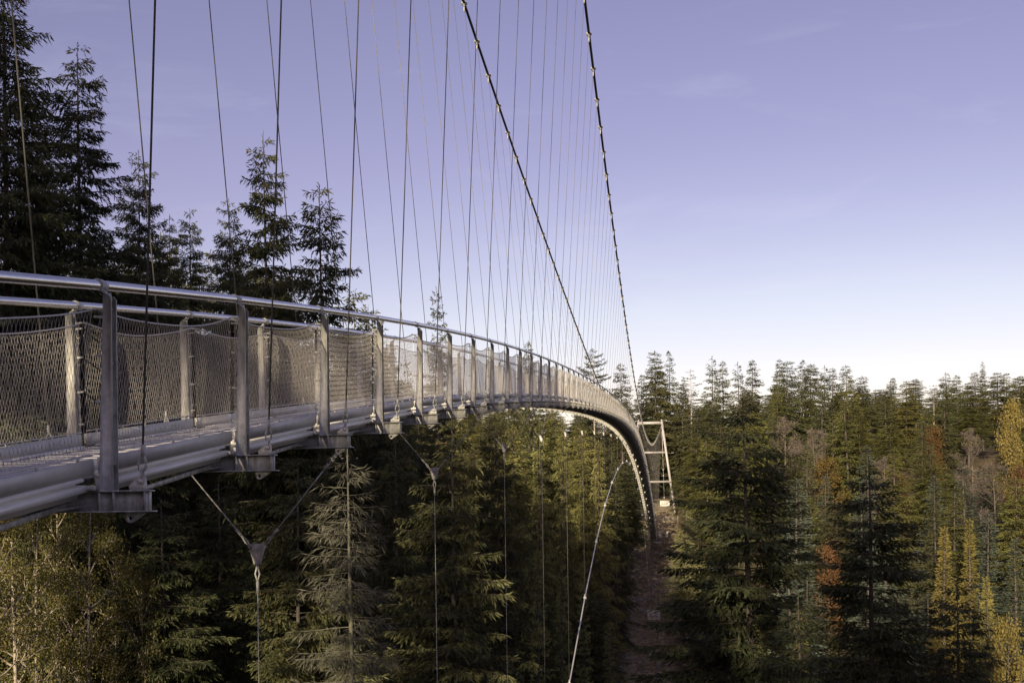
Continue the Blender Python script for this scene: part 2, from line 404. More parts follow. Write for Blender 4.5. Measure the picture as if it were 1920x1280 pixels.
# cross beam: I section with stiffeners, hanger lugs on top, tie lugs below
b = MB(); BZ0, BZ1, BE = -.21, -.07, 1.035
b.box((0, 0, BZ1 - .004), (2 * BE + .03, .10, .009)); b.box((0, 0, BZ0 + .004), (2 * BE + .06, .10, .009))
b.box((0, 0, (BZ0 + BZ1) / 2), (2 * BE, .008, BZ1 - BZ0 - .018))
for sgn in (-1, 1):
    for a in (.712, .81, BE - .012): b.box((sgn * a, 0, (BZ0 + BZ1) / 2), (.009, .096, BZ1 - BZ0 - .018))
    up = [(.86, BZ1), (.955, .006), (.972, .022), (.995, .022), (1.012, .008), (1.018, BZ1)]
    lo = [(.872, BZ0), (.872, -.255), (.885, -.275), (.905, -.282), (.925, -.276), (1.02, BZ0)]
    for o_, h_, r_ in ((up, (.985, -.012), .012), (lo, (.905, -.25), .014)):
        oo = [(sgn * p[0], p[1]) for p in o_]
        b.plate(oo, (sgn * h_[0], h_[1]), r_, .016)
    b.tube([(sgn * .985, -.035, -.012), (sgn * .985, .035, -.012)], .017, 8)
    b.box((sgn * .66, -.085, -.055), (.12, .10, .03))
beam_me = b.mesh('cross_beam', M['galv'])

def post_mesh(sg):
    p = MB()
    for y in (-.034, .034):
        prof = [(.712, BZ1), (.808, BZ1), (.812, 1.16), (.795, 1.185), (.757, 1.185)]
        v = np.array([[sg * a, y - .005, z] for a, z in prof] + [[sg * a, y + .005, z] for a, z in prof]); k = 5
        p.add(v, q=[[i, (i + 1) % k, k + (i + 1) % k, k + i] for i in range(k)])
        p.faces_ngon = getattr(p, 'faces_ngon', []) + [[p.n - 10 + i for i in range(5)], [p.n - 5 + i for i in range(5)][::-1]]
    for z in (.1, .42, .75, 1.1): p.box((sg * .78, 0, z), (.03, .058, .012))
    p.box((sg * .735, 0, .10), (.05, .05, .06))
    # bent bracket up to the handrail and its collar
    p.bar((sg * .775, 0, 1.15), (sg * .765, 0, 1.20), .05, .014)
    p.bar((sg * .768, 0, 1.195), (sg * .722, 0, 1.235), .05, .014)
    p.tube([(sg * .72, -.052, RAIL - .033), (sg * .72, .052, RAIL - .033)], .0355, 14)
    # net hooks on the inner edge
    for z in (.22, .5, .8, 1.05, 1.10): p.tube([(sg * .735, 0, z), (sg * .675, 0, z + .005)], .009, 5)
    return p.mesh('railing_post', M['galv'])
post_me = {1: post_mesh(1), -1: post_mesh(-1)}

# net panel: diamond rope net between two posts, with its sagging edge ropes
LB = DZ / math.cos(TH)
def net_mesh(sg, slope):
    p = MB(); nc, nr = 54, 16; sag0 = random.uniform(.065, .10)
    def pt(u, k):       # u 0..1 along the bay, k row 0..nr
        f = k / nr
        sag = sag0 * (1 - (2 * u - 1) ** 2) + .006 * np.sin(u * 9 + sag0 * 300)
        z = .165 + f * (1.105 - .165 - sag)
        return np.stack([np.full_like(u, sg * (.672 + .012 * f)) + sg * -.015 * np.sin(math.pi * f) * np.sin(math.pi * u), .04 + u * (LB - .08), z + slope * (.04 + u * (LB - .08))], -1)
    A, B = [], []
    for k in range(nr):
        i = np.arange(nc + 1)
        u0 = np.clip((i + .5 * (k % 2)) / nc, 0, 1); 
        for d in (-.5, .5):
            u1 = np.clip(u0 + d / nc, 0, 1)
            A.append(pt(u0, k)); B.append(pt(u1, k + 1))
    A = np.concatenate(A); B = np.concatenate(B)
    ok = np.abs(A[:, 1] - B[:, 1]) > 1e-4
    p.tubes(A[ok], B[ok], .00115, 3)
    K = B[ok][::2]
    p.tubes(K - np.array([0, 0, .007]), K + np.array([0, 0, .007]), .0033, 3)
    u = np.linspace(0, 1, 13)
    p.tube(pt(u, nr), .0065, 6); p.tube(pt(u, 0), .006, 6)
    for uu in np.linspace(.08, .92, 5):
        q = pt(np.array([uu]), 0)[0]; p.box(q - np.array([0, 0, .012]), (.014, .014, .03))
    return p.mesh('net_panel', M['wire'])
NETS = {}
def net_for(sg, slope):
    k = (sg, round(slope / .012), random.randrange(3))
    if k not in NETS: NETS[k] = net_mesh(sg, k[1] * .012)
    return NETS[k]

def kerb_mesh(sg):
    p = MB()
    # folded toe board / edge channel
    prof = [(.668, .140), (.688, .140), (.691, .137), (.691, .056), (.676, .056), (.676, .035), (.668, .035)]
    p.extrude([(sg * a, z) for a, z in prof], .045, LB - .045)
    for y in (LB * .5 - .28, LB * .5 - .2, LB * .5 - .12): p.box((sg * .667, y + .9, .095), (.004, .018, .03))
    return p.mesh('kerb', M['kerb'])
def girder_mesh(sg):
    p = MB()
    prof = [(.59, .046), (.630, .046), (.660, .016), (.660, .004), (.602, .002), (.602, -.016), (.680, -.018), (.680, -.060), (.622, -.063), (.602, -.108), (.59, -.108)]
    p.extrude([(sg * a, z) for a, z in prof], .13, LB - .13)
    return p.mesh('edge_girder', M['alu'])
kerb_me = {s: kerb_mesh(s) for s in (1, -1)}
gird_me = {s: girder_mesh(s) for s in (1, -1)}
d = MB()
for k in range(14):
    d.box((0, LB * (k + .5) / 14, .018 + .002 * (k % 3)), (1.19, LB / 14 - .004, .03))
deck_me = d.mesh('deck_panel', M['deck'])
d = MB()
for a in (-.36, .36): d.box((a, LB / 2, -.035), (.07, LB - .1, .06))
d.bar((-.6, .06, -.16), (.6, LB - .06, -.16), .07, .012)
d.bar((.62, .06, -.168), (.52, LB - .06, -.150), .012, .035)
d.bar((-.62, .06, -.168), (-.52, LB - .06, -.150), .012, .035)
brace_me = d.mesh('wind_brace', M['galv'])

def bay_matrix(n):
    a, c = ST[n], ST[n + 1]
    t = c.o - a.o; L = np.linalg.norm(t); t = t / L
    u = np.cross(t, [0, 0, 1.]); u /= np.linalg.norm(u)
    nn = np.cross(u, t); k = L / LB
    return Matrix(((u[0], t[0] * k, nn[0], a.o[0]), (u[1], t[1] * k, nn[1], a.o[1]), (u[2], t[2] * k, nn[2], a.o[2]), (0, 0, 0, 1)))

for n in range(N0, N1 + 1):
    s = ST[n]
    obj('cross_beam', beam_me, BR).matrix_world = s.M
    for sg in (1, -1): obj('railing_post', post_me[sg], BR).matrix_world = s.M
    if n < N1:
        bm = bay_matrix(n)
        for sg in (1, -1):
            obj('net_panel', net_for(sg, (ST[n + 1].o[2] - s.o[2]) / np.linalg.norm((ST[n + 1].o - s.o)[:2])), BR).matrix_world = s.M
            obj('kerb', kerb_me[sg], BR).matrix_world = bm
            obj('edge_girder', gird_me[sg], BR).matrix_world = bm
        obj('deck_panel', deck_me, BR).matrix_world = bm
        obj('wind_brace', brace_me, BR).matrix_world = bm
for sg in (1, -1):
    h = MB(); h.tube([ST[n].at(sg * WHALF, 0, RAIL - .033) for n in range(N0, N1 + 1)], .0325, 16)
    obj('handrail', h.mesh('handrail', M['inox'], True), BR)

# main cables with a clamp at every hanger
cl = MB()
cl.tube([(0, -.085, 0), (0, .085, 0)], .075, 10)
for y in (-.055, .055): cl.box((0, y, 0), (.22, .05, .055))
cl.box((0, 0, -.10), (.03, .09, .12))
cl.tube([(0, 0, -.13), (0, 0, -.36)], .024, 6)
clamp_me = cl.mesh('cable_clamp', M['galv'])
for side in ('cr', 'cl'):
    zz = np.linspace(-14, 276, 150)
    tab = CR if side == 'cr' else CL
    off = 1.9 * math.sin(TH) if side == 'cr' else -2.0 * math.sin(TH)
    pts = np.array([[pch(*tab, z) + TANB * z, z, cable_h(z if side == 'cr' else z - (1.9 + 2.0) * math.sin(TH))] for z in zz])
    c = MB(); c.tube(pts, .047, 10)
    mc = obj('main_cable', c.mesh('main_cable', M['cable'], True), BR)
    for n in range(N0, N1 + 1):
        s = ST[n]; p = getattr(s, side)
        q = getattr(ST[min(n + 1, N1)], side) - getattr(ST[max(n - 1, N0)], side)
        q = q / np.linalg.norm(q)
        # hanger from beam lug up to the clamp
        sg = 1 if side == 'cr' else -1
        foot = s.at(sg * .985, 0, -.012)
        u = p - foot; L = np.linalg.norm(u); u = u / L
        x = np.cross(q, [0, 0, 1.]); x /= np.linalg.norm(x); z = np.cross(x, q)
        k = obj('cable_clamp', clamp_me, mc)
        k.matrix_world = Matrix(((x[0], q[0], z[0], p[0]), (x[1], q[1], z[1], p[1]), (x[2], q[2], z[2], p[2]), (0, 0, 0, 1))) @ Matrix.Scale(.85, 4)
        hm = MB(); hm.tube([foot + u * (.19 if n < 40 else 0), p - u * .2], .0072, 6)
        ho = obj('hanger', hm.mesh('hanger', M['hanger']), BR)
        if n <= 28:
            e = MB()
            # shackle, teardrop thimble and swaged sleeve
            e.tube([foot + U * .0 + s.t * .02 - u * .005, foot + s.t * .02 + u * .05, foot + u * .075, foot - s.t * .02 + u * .05, foot - s.t * .02 - u * .005], .0085, 7)
            loop = []
            for a in np.linspace(0, 2 * math.pi, 15):
                r_ = math.sin(a); hgt = .062 + .058 * (1 - math.cos(a)) / 2 * 1.75
                loop.append(foot + u * hgt + U * (.031 * r_ * (1 - .35 * (1 - math.cos(a)) / 2)))
            e.tube(loop, .0085, 7, cap=False)
            e.tube([foot + u * .158, foot + u * .235], .014, 8)
            obj('hanger_eye', e.mesh('hanger_eye', M['galv']), ho)

# transverse V ties with a triangular plate, vertical tie rods and the lower stabilising cable
LOW = {}
hs, dif = 4.28, 0.0
vals = {51: 3.94}
df = .08
for k in range(1, 12):
    vals[51 + 4 * k] = vals[51 + 4 * (k - 1)] - .40 - .418 * (k - 1)
for k, v in zip((47, 43, 39, 35, 31, 27, 23, 19, 15, 11, 7), (3.88, 3.42, 2.58, 1.32, -.35, -2.48, -5.01, -7.95, -11.3, -15.1, -19.5)): vals[k] = v
low_pts = []
for n in range(3, 96, 4):
    s = ST[n]; c0 = s.at(0, 0, 0)
    if n == 3: hz = float(ground(c0[0], c0[1])) - .3
    else: hz = vals[n]
    LOW[n] = np.array([c0[0], c0[1], hz])
for n in range(3, 112, 4):
    s = ST[n]
    tie = MB()
    pl = [(-.10, 0), (.10, 0), (.035, -.22), (.015, -.245), (-.015, -.245), (-.035, -.22)]
    drop = -1.21
    end = LOW[n] if n in LOW else None
    beam_low = s.at(0, 0, -.25)[2]
    if end is None:
        gz = float(ground(s.o[0], s.o[1])); end = np.array([s.o[0], s.o[1], gz - .2])
    if beam_low - end[2] < 1.7:      # lower cable runs just under the deck here
        continue
    for sg in (-1, 1):
        a = s.at(sg * .905, 0, -.25); c = s.at(sg * .075, 0, drop - .03)
        dd = (c - a) / np.linalg.norm(c - a)
        tie.tube([a + dd * .1, c - dd * .1], .007, 6)
        for q, sgn in ((a, 1), (c, -1)):
            tie.tube([q + dd * sgn * .16, q + dd * sgn * .24], .016, 7)
            for o in (-.022, .022): tie.tube([q, q + dd * sgn * .08 + s.nrm * o, q + dd * sgn * .17], .008, 6)
    base = s.at(0, 0, drop - .25)
    tie.tube([base + np.array([0, 0, -.12]), end], .0055, 6)
    tie.tube([base + np.array([0, 0, -.15]), base + np.array([0, 0, -.28])], .016, 7)
    for o in (-.025, .025): tie.tube([base + np.array([0, 0, .02]), base + U * o + np.array([0, 0, -.07]), base + np.array([0, 0, -.16])], .009, 6)
    to = obj('tie_rope', tie.mesh('tie_rope', M['galv'] if n < 12 else M['hanger']), BR)
    pm = MB(); pm.plate(pl, (0, -.1), .004, .02)
    for a in (-.075, .075): pm.tube([(a, -.04, -.03), (a, .04, -.03)], .016, 8)
    pm.tube([(0, -.04, -.215), (0, .04, -.215)], .016, 8)
    po = obj('tie_plate', pm.mesh('tie_plate', M['galv']), to)
    Mx = s.M.copy(); v = s.at(0, 0, drop); Mx.translation = Vector(v); po.matrix_world = Mx
ln = sorted(k for k in LOW if k >= 7)
lp = [LOW[k] for k in ln]
far_anchor = np.array(px(1225, 1163, 226.5))
near_g = ST[5].o.copy(); near_g[2] = float(ground(near_g[0], near_g[1])) - .2
low = MB(); low.tube([near_g] + lp + [far_anchor + np.array([0, 0, .2])], .034, 8)
lo = obj('lower_cable', low.mesh('lower_cable', M['galv_light'], True), BR)
nd = MB(); nd.tube([(0, -.14, 0), (0, .14, 0)], .085, 8); nd.box((0, 0, .1), (.05, .12, .16))
nd_me = nd.mesh('cable_node', M['galv_light'])
for p in lp: obj('cable_node', nd_me, lo).location = p

# ------------------------------------------------------------------ far pylon, blocks, abutment
def cz(c, z, h): return np.array([c + TANB * z, z, h])
PZ = 275.0
TL, TR, BL, BRt = cz(-6.2, PZ + .6, 18.8), cz(-.57, PZ, 18.8), cz(-8.6, PZ + .6, -3.3), cz(2.35, PZ, -3.3)
py = thing('bridge_pylon', 'pale grey steel A-frame pylon with three crossbars standing at the far end of the bridge', 'pylon', tuple((BL + BRt) / 2))
def loc(p): return np.asarray(p) - np.array(py.location)
for a, c in ((TL, BL), (TR, BRt)):
    m = MB(); m.bar(loc(a), loc(c), .47, .47)
    for f in (.2, .655, .86):
        q = a + (c - a) * f; dd = (c - a) / np.linalg.norm(c - a)
        m.bar(loc(q - dd * .12), loc(q + dd * .12), .66, .66)
    m.box(loc(a + np.array([0, 0, .28])), (.34, .5, .5))
    obj('leg', m.mesh('leg', M['pylon']), py)
for f, w in ((.012, .60), (.335, .42), (.655, .46)):
    a, c = TL + (BL - TL) * f, TR + (BRt - TR) * f
    dd = (c - a) / np.linalg.norm(c - a)
    m = MB(); m.bar(loc(a + dd * .24), loc(c - dd * .24), w, w)
    obj('crossbar', m.mesh('crossbar', M['pylon']), py)
for a, c in ((TR, np.array(px(1246, 951, 287))), (TL, np.array(px(1200, 952, 287)))):
    m = MB(); m.tube([loc(a), loc(c)], .06, 7)
    for f in (.36, .55, .62, .8, .88):
        q = a + (c - a) * f; e = (c - a) / np.linalg.norm(c - a)
        m.tube([loc(q - e * .2), loc(q + e * .2)], .15, 7)
    obj('backstay', m.mesh('backstay', M['galv_light']), py)

def block(name, label, x, y, z, w, h, dpt, grp=None, recess=True):
    c = np.array(px(x, y, z))
    t = thing(name, label, 'concrete block', (c[0], c[1], max(c[2] - h / 2, float(ground(c[0], c[1])) - .1)), grp)
    m = MB(); f = .14 * w
    m.box((0, 0, h / 2), (w - 2 * f, dpt, h - 2 * .1 * h))
    for sg in (-1, 1): m.box((sg * (w / 2 - f / 2), -.15, h / 2), (f, dpt + .3, h))
    m.box((0, -.12, h * .05), (w - 2 * f, dpt + .2, h * .1)); m.box((0, -.10, h * .95), (w - 2 * f, dpt + .2, h * .1))
    m.box((0, .1, -.5), (w * 1.02, dpt, 1.1))
    obj('block_body', m.mesh('block_body', M['concrete']), t)
    if recess:
        m = MB()
        for k in range(4): m.box((w * (-.24 + .16 * k), -dpt / 2 - .03, h * .5), (w * .09, .06, h * .34))
        m.box((0, -dpt / 2 - .02, h * .5), (w * .66, .02, h * .5))
        obj('anchor_plate', m.mesh('anchor_plate', M['galv']), t)
    return t
block('anchor_block', 'concrete backstay anchor block behind the right pylon leg', 1246, 951, 287, 2.35, 1.35, 1.6, 'backstay anchor blocks')
block('anchor_block', 'concrete backstay anchor block partly hidden behind the bridge deck and left pylon leg', 1200, 952, 287, 2.35, 1.35, 1.6, 'backstay anchor blocks')
ab = block('anchor_block', 'lone concrete anchor block on the bare slope low in the bridge lane', 1225, 1161, 227, 2.4, 1.75, 1.6)
block('kerb_block', 'larger of two small white blocks beside the far end of the walkway', 1238.5, 997.5, 268.5, .85, .55, .5, 'white blocks at the bridge end', False)
block('kerb_block', 'smaller white block, right one of the pair beside the far walkway end', 1250.5, 996.5, 269, .55, .4, .4, 'white blocks at the bridge end', False)
# abutment under the far deck end
s = ST[N1]
a = MB(); a.box((0, 0, 0), (4.2, 2.2, 3.2)); a.box((0, .8, 1.75), (4.6, .5, .6))
for sg in (-1, 1): a.box((sg * 2.6, 1.2, .1), (1.0, 2.6, 2.2))
t = obj('bridge_abutment', a.mesh('bridge_abutment', M['concrete'])); tag(t, 'low concrete abutment carrying the far end of the footbridge', 'abutment')
t.location = (s.o[0], s.o[1] + 1.2, s.o[2] - 2.1); t.rotation_euler.z = -TH
# wire mesh fence beside the far landing
fn = thing('mesh_fence', 'low wire fence with thin posts on the bank below the pylon', 'fence', tuple(px(1236, 978, 272)))
for k in range(5):
    m = MB(); m.tube([(0, 0, -.6), (0, 0, 1.25)], .04, 6)
    p = obj('fence_post', m.mesh('fence_post', M['galv']), fn); p.location = (k * 1.15 - .2, -.1 * k, .05 * k)
m = MB()
for k in range(6): m.tube([(-.2, 0, .15 + k * .2), (4.4, -.4, .35 + k * .2)], .012, 4)
obj('fence_wire', m.mesh('fence_wire', M['wire']), fn)

# rubble and felled wood on the cleared strip under the bridge
rk = MB()
base_oct = np.array([[1, 0, 0], [-1, 0, 0], [0, 1, 0], [0, -1, 0], [0, 0, 1], [0, 0, -1.]])
oct_t = np.array([[0, 2, 4], [2, 1, 4], [1, 3, 4], [3, 0, 4], [2, 0, 5], [1, 2, 5], [3, 1, 5], [0, 3, 5]])
for k in range(1500):
    y = random.uniform(165, 272); x = bridge_x(y) + random.gauss(0, 4.2) + .4
    r_ = min(.9, .12 + random.expovariate(5.5))
    v = base_oct * r_ * RNG.uniform(.55, 1.2, (6, 1)) * np.array([1.1, 1, .7])
    a = random.uniform(0, 6.28); c_, s_ = math.cos(a), math.sin(a)
    v = v @ np.array([[c_, s_, 0], [-s_, c_, 0], [0, 0, 1]])
    rk.add(v + np.array([x, y, float(ground(x, y)) + r_ * .15]), t=oct_t)
obj('rubble', rk.mesh('rubble', M['rock']), kind='stuff')
lg = MB()
for k in range(420):
    y = random.uniform(160, 268); x = bridge_x(y) + random.gauss(0, 4.5); L = random.uniform(.8, 4.5); a = random.uniform(0, 3.14)
    p = np.array([x, y, float(ground(x, y)) + .1]); e = np.array([x + L * math.cos(a), y + L * math.sin(a), 0]); e[2] = float(ground(e[0], e[1])) + random.uniform(.05, .5)
    lg.tube([p, e], random.uniform(.03, .12), 5, r2=.02)
obj('felled_branches', lg.mesh('felled_branches', M['logwood']), kind='stuff')
# dry grass and bramble tufts along the strip
tf = MB()
nt = 2600
ty = RNG.uniform(158, 270, nt); tx = bridge_x(ty) + RNG.normal(0, 5.0, nt)
tz = ground(tx, ty)
idx = np.repeat(np.arange(nt), 9)
P_ = np.stack([tx, ty, tz], 1)[idx] + RNG.normal(0, .22, (len(idx), 3)) * [1, 1, .1]
tf.blades(P_, RNG.normal(0, .5, (len(idx), 3)) + [0, 0, .9], RNG.uniform(.2, .75, len(idx)), RNG.uniform(.03, .09, len(idx)))
obj('dry_grass', tf.mesh('dry_grass', material('dry_grass', (.13, .125, .05), .8, 0, .4, .5, col2=(.22, .18, .09), spec=.2)), kind='stuff')
# ------------------------------------------------------------------ tree builders
def limb_curve(z0, phi, B, rise, droop, tip, m=9, zig=0.0):
    u = np.linspace(0, 1, m)
    rad = B * (u - .12 * u ** 3)
    z = z0 + B * (rise * u - droop * u ** 2 + tip * u ** 3)
    ph = phi + zig * np.sin(u * 5 + phi * 7) * u
    return np.stack([rad * np.cos(ph), rad * np.sin(ph), z], 1)

def conifer(H=36., spread=4.5, t0=.12, whorls=44, per=6, step=.28, sstep=.16, sl=.36, sw=.075, hang=.6, power=.8,
            rise=.25, droop=.55, tip=.30, blet=.34, sparse=.0, cones=0, wood=True, trunk_r=.30, bare_below=0, wob=.18, ang=60., seed=1, stub=12, jit=.55):
    rs = np.random.default_rng(seed)
    T, C, K = MB(), MB(), MB()
    zt = np.linspace(0, 1, 10)
    bend = np.stack([.12 * np.sin(zt * 4 + seed), .12 * np.cos(zt * 3.3 + seed), zt * H], 1); bend[0, :2] = 0
    T.tube(bend, trunk_r * (1 - zt) ** .85 + .015, 9)
    axis_x = lambda z: np.interp(z, bend[:, 2], bend[:, 0]); axis_y = lambda z: np.interp(z, bend[:, 2], bend[:, 1])
    P, D, L, W = [], [], [], []
    LA, LB_, LR = [], [], []
    lop = rs.uniform(.72, 1.2, 12)
    for w in range(whorls):
        t = t0 + (1 - t0) * ((w + .2) / whorls) ** .92
        k = per if t < .93 else max(3, per - 2)
        if t > .985: k = 3
        for j in range(k):
            if rs.random() < sparse: continue
            tt = min(.992, t + rs.normal(0, jit / whorls))
            phi = 2 * math.pi * (j + .5 * (w % 2)) / k + rs.normal(0, .30) + seed
            q = (1 - tt) / (1 - t0)
            low = smooth(0, .12, tt - t0 + .03)
            B = spread * q ** power * rs.uniform(1 - wob * 1.6, 1 + wob) * lop[int((phi / 6.2832 * 4) % 4) + 4 * int(tt * 2.99)] * (.62 + .38 * low) + .18
            r_ = rise * (1 - 1.4 * q) + rs.normal(0, .05)
            cv = limb_curve(H * tt, phi, B, r_, droop * (.35 + .65 * q), tip * (.4 + .6 * q), zig=.10)
            cv[:, 0] += axis_x(H * tt); cv[:, 1] += axis_y(H * tt)
            if wood and B > .8:
                LA.append(cv[:-1]); LB_.append(cv[1:])
                rr = np.linspace(.010 + .009 * B, .004, 9); LR.append(np.stack([rr[:-1], rr[1:]], 1))
            ns = max(3, int(B / step))
            u = np.clip((np.arange(ns) + rs.uniform(.2, .8, ns)) / ns, .10, 1)
            u = u ** .85
            pos = np.stack([np.interp(u, np.linspace(0, 1, 9), cv[:, c]) for c in range(3)], 1)
            e = 1e-2
            tg = np.stack([np.interp(np.minimum(u + .1, 1), np.linspace(0, 1, 9), cv[:, c]) - np.interp(np.minimum(u + .1, 1) - .12, np.linspace(0, 1, 9), cv[:, c]) for c in range(3)], 1)
            tg /= np.maximum(np.linalg.norm(tg, axis=1, keepdims=True), 1e-6)
            side = np.cross(tg, [0, 0, 1.]); side /= np.maximum(np.linalg.norm(side, axis=1, keepdims=True), 1e-6)
            # main-axis shoots
            P.append(pos); D.append(tg + rs.normal(0, .25, pos.shape) + [0, 0, .05]); L.append(sl * rs.uniform(.8, 1.3, ns)); W.append(sw * rs.uniform(.8, 1.3, ns))
            for sg in (-1, 1):
                bl = np.minimum(blet * B * (1.05 - u) ** .8, 1.25) * rs.uniform(.6, 1.2, ns) + sl * .35
                a = R(ang) * (1 - .45 * u)
                d = tg * np.cos(a)[:, None] + sg * side * np.sin(a)[:, None] + rs.normal(0, .10, pos.shape)
                kk = np.maximum(1, (bl / sstep).astype(int))
                idx = np.repeat(np.arange(ns), kk)
                v = np.concatenate([(np.arange(c) + rs.random(c)) / c for c in kk])
                p = pos[idx] + d[idx] * (bl[idx] * v)[:, None]
                p[:, 2] -= hang * .55 * bl[idx] * v ** 2
                hmix = hang * rs.uniform(.3, 1.25, len(idx))
                dd = d[idx] * (1 - .5 * hmix)[:, None] + np.array([0, 0, -1.]) * hmix[:, None] + rs.normal(0, .22, p.shape)
                P.append(p); D.append(dd); L.append(sl * rs.uniform(.7, 1.35, len(idx)) * (1 + .35 * hmix)); W.append(sw * rs.uniform(.75, 1.3, len(idx)))
            if cones and tt > .55 and B > .7:
                nk = rs.poisson(cones)
                for _ in range(nk):
                    uu = rs.uniform(.55, .98); q_ = np.array([np.interp(uu, np.linspace(0, 1, 9), cv[:, c]) for c in range(3)]) + rs.normal(0, .12, 3) * [1, 1, 0]
                    K.tubes(np.array([q_, q_ - [0, 0, .07]]), np.array([q_ - [0, 0, .07], q_ - [0, 0, .17]]), np.array([[.018, .026], [.026, .008]]), 5)
    # leader
    m = 10; z = H * (1 - np.linspace(0, .025, m)); top = np.stack([axis_x(z), axis_y(z), z], 1)
    P.append(top); D.append(rs.normal(0, .5, (m, 3)) + [0, 0, .9]); L.append(np.full(m, sl * .8)); W.append(np.full(m, sw))
    # dead stubs on the bare trunk
    for _ in range(stub):
        tt = rs.uniform(.25 * t0, max(t0, .1)); phi = rs.uniform(0, 6.28); B = rs.uniform(.4, 1.7)
        cv = limb_curve(H * tt, phi, B, .1, .35, .1)
        LA.append(cv[:-1]); LB_.append(cv[1:]); rr = np.linspace(.028, .006, 9); LR.append(np.stack([rr[:-1], rr[1:]], 1))
    if LA: T.tubes(np.concatenate(LA), np.concatenate(LB_), np.concatenate(LR), 3)
    C.blades(np.concatenate(P), np.concatenate(D), np.concatenate(L), np.concatenate(W))
    return T, C, (K if cones else None)

def grow(T, LAs, rs, p, d, L, r, depth, ends, spreadk=.55, up=.25, kids=(3, 5)):
    m = 5
    pts = [p]
    for i in range(m):
        d = d + rs.normal(0, .13, 3) + np.array([0, 0, up * .12]); d = d / np.linalg.norm(d)
        p = p + d * L / m; pts.append(p)
    pts = np.array(pts)
    rr = np.linspace(r, r * .55, m + 1)
    LAs.append((pts[:-1], pts[1:], np.stack([rr[:-1], rr[1:]], 1)))
    if depth == 0:
        ends.append(pts); return
    for k in range(rs.integers(*kids)):
        f = rs.uniform(.35, 1.0); q = pts[int(round(f * m))]
        a = rs.normal(0, 1, 3); a -= a.dot(d) * d; a /= np.linalg.norm(a)
        nd = d * (1 - spreadk * .5) + a * spreadk * rs.uniform(.7, 1.3) + np.array([0, 0, up * .5]); nd /= np.linalg.norm(nd)
        grow(T, LAs, rs, q, nd, L * rs.uniform(.5, .75), r * .5, depth - 1, ends, spreadk, up, kids)
    ends.append(pts[-3:])

def broadleaf(H=20., spread=3.0, crown0=.35, leaves=9000, ls=.16, lw=.12, depth=2, trunk_r=.16, seed=3, nl=16, up=.35, bare=False, clump=.55):
    rs = np.random.default_rng(seed)
    T, C = MB(), MB()
    zt = np.linspace(0, 1, 12)
    ax = np.stack([.35 * np.sin(zt * 3 + seed) * zt, .35 * np.cos(zt * 2.6 + seed) * zt, zt * H], 1)
    T.tube(ax, trunk_r * (1 - zt) ** .8 + .02, 8)
    LAs, ends = [], []
    for k in range(nl):
        t = crown0 + (.97 - crown0) * (k + rs.random()) / nl
        q = np.array([np.interp(t, zt, ax[:, c]) for c in range(3)])
        ph = k * 2.4 + rs.normal(0, .4)
        prof = math.sin(math.pi * min(1, (t - crown0) / (1.0 - crown0) * .80 + .20)) ** .7
        d = np.array([math.cos(ph), math.sin(ph), .35 + up * 1.4 * t]); d /= np.linalg.norm(d)
        grow(T, LAs, rs, q, d, spread * prof * rs.uniform(.6, 1.05) + .4, .018 * H * .12 + .02 * prof, depth, ends, up=up, kids=(2, 5) if not bare else (3, 6))
    A = np.concatenate([a for a, b, r in LAs]); B = np.concatenate([b for a, b, r in LAs]); RR = np.concatenate([r for a, b, r in LAs])
    if bare:
        C.tubes(A, B, np.maximum(RR, .012), 3)
        # fine twigs at the limb ends
        E = np.concatenate(ends); m = len(E)
        C.blades(np.repeat(E, 1, 0), rs.normal(0, .6, (m, 3)) + [0, 0, .55], rs.uniform(.5, 1.2, m), np.full(m, .05))
        return T, C, None
    T.tubes(A, B, RR, 3)
    E = np.concatenate(ends); idx = rs.integers(0, len(E), leaves)
    P = E[idx] + rs.normal(0, clump, (leaves, 3)) * [1, 1, .75]
    C.blades(P, rs.normal(0, 1, (leaves, 3)) + [0, 0, -.4], ls * rs.uniform(.7, 1.3, leaves), lw * rs.uniform(.7, 1.3, leaves))
    return T, C, None

PROTO = {}
def proto(key, built, H, spread, bark, leaf, leaf_name='crown'):
    T, C, K = built
    PROTO.setdefault(key, []).append(dict(t=T.mesh('trunk', M[bark]), c=C.mesh(leaf_name, M[leaf]), k=K.mesh('cones', M['cone']) if K is not None and K.n else None, H=H, r=spread, ln=leaf_name))
def reuse(key, src, bark, leaf):
    for p in PROTO[src]:
        t, c = p['t'].copy(), p['c'].copy(); t.materials[0] = M[bark]; c.materials[0] = M[leaf]
        PROTO.setdefault(key, []).append(dict(p, t=t, c=c))

for i in range(3):
    proto('hero', conifer(H=38, spread=5.6, t0=.08, whorls=58, per=7, step=.18, sstep=.085, sl=.26, sw=.066, hang=.72, power=.52, cones=.8, seed=21 + i, wob=.26, sparse=.05, blet=.36), 38, 5.6, 'bark', 'spruce')
for i in range(2):
    proto('thin', conifer(H=34, spread=4.4, t0=.12, whorls=54, per=7, step=.20, sstep=.11, sl=.26, sw=.070, hang=.45, power=.62, cones=.4, seed=41 + i, wob=.25, sparse=.08, droop=.40), 34, 4.4, 'bark', 'spruce')
for i in range(6):
    proto('far', conifer(H=32, spread=4.6, t0=[.10, .26, .06, .42, .14, .04][i], whorls=44, per=7, step=.36, sstep=.22, sl=.44, sw=.13, hang=[.55, .45, .6, .4, .55, .6][i], power=[.58, .45, .7, .42, .6, .65][i], seed=61 + i, wob=.42, sparse=[.10, .08, .2, .05, .3, .1][i], jit=.75, stub=26, blet=.46), 32, 4.6, 'bark', 'spruce')
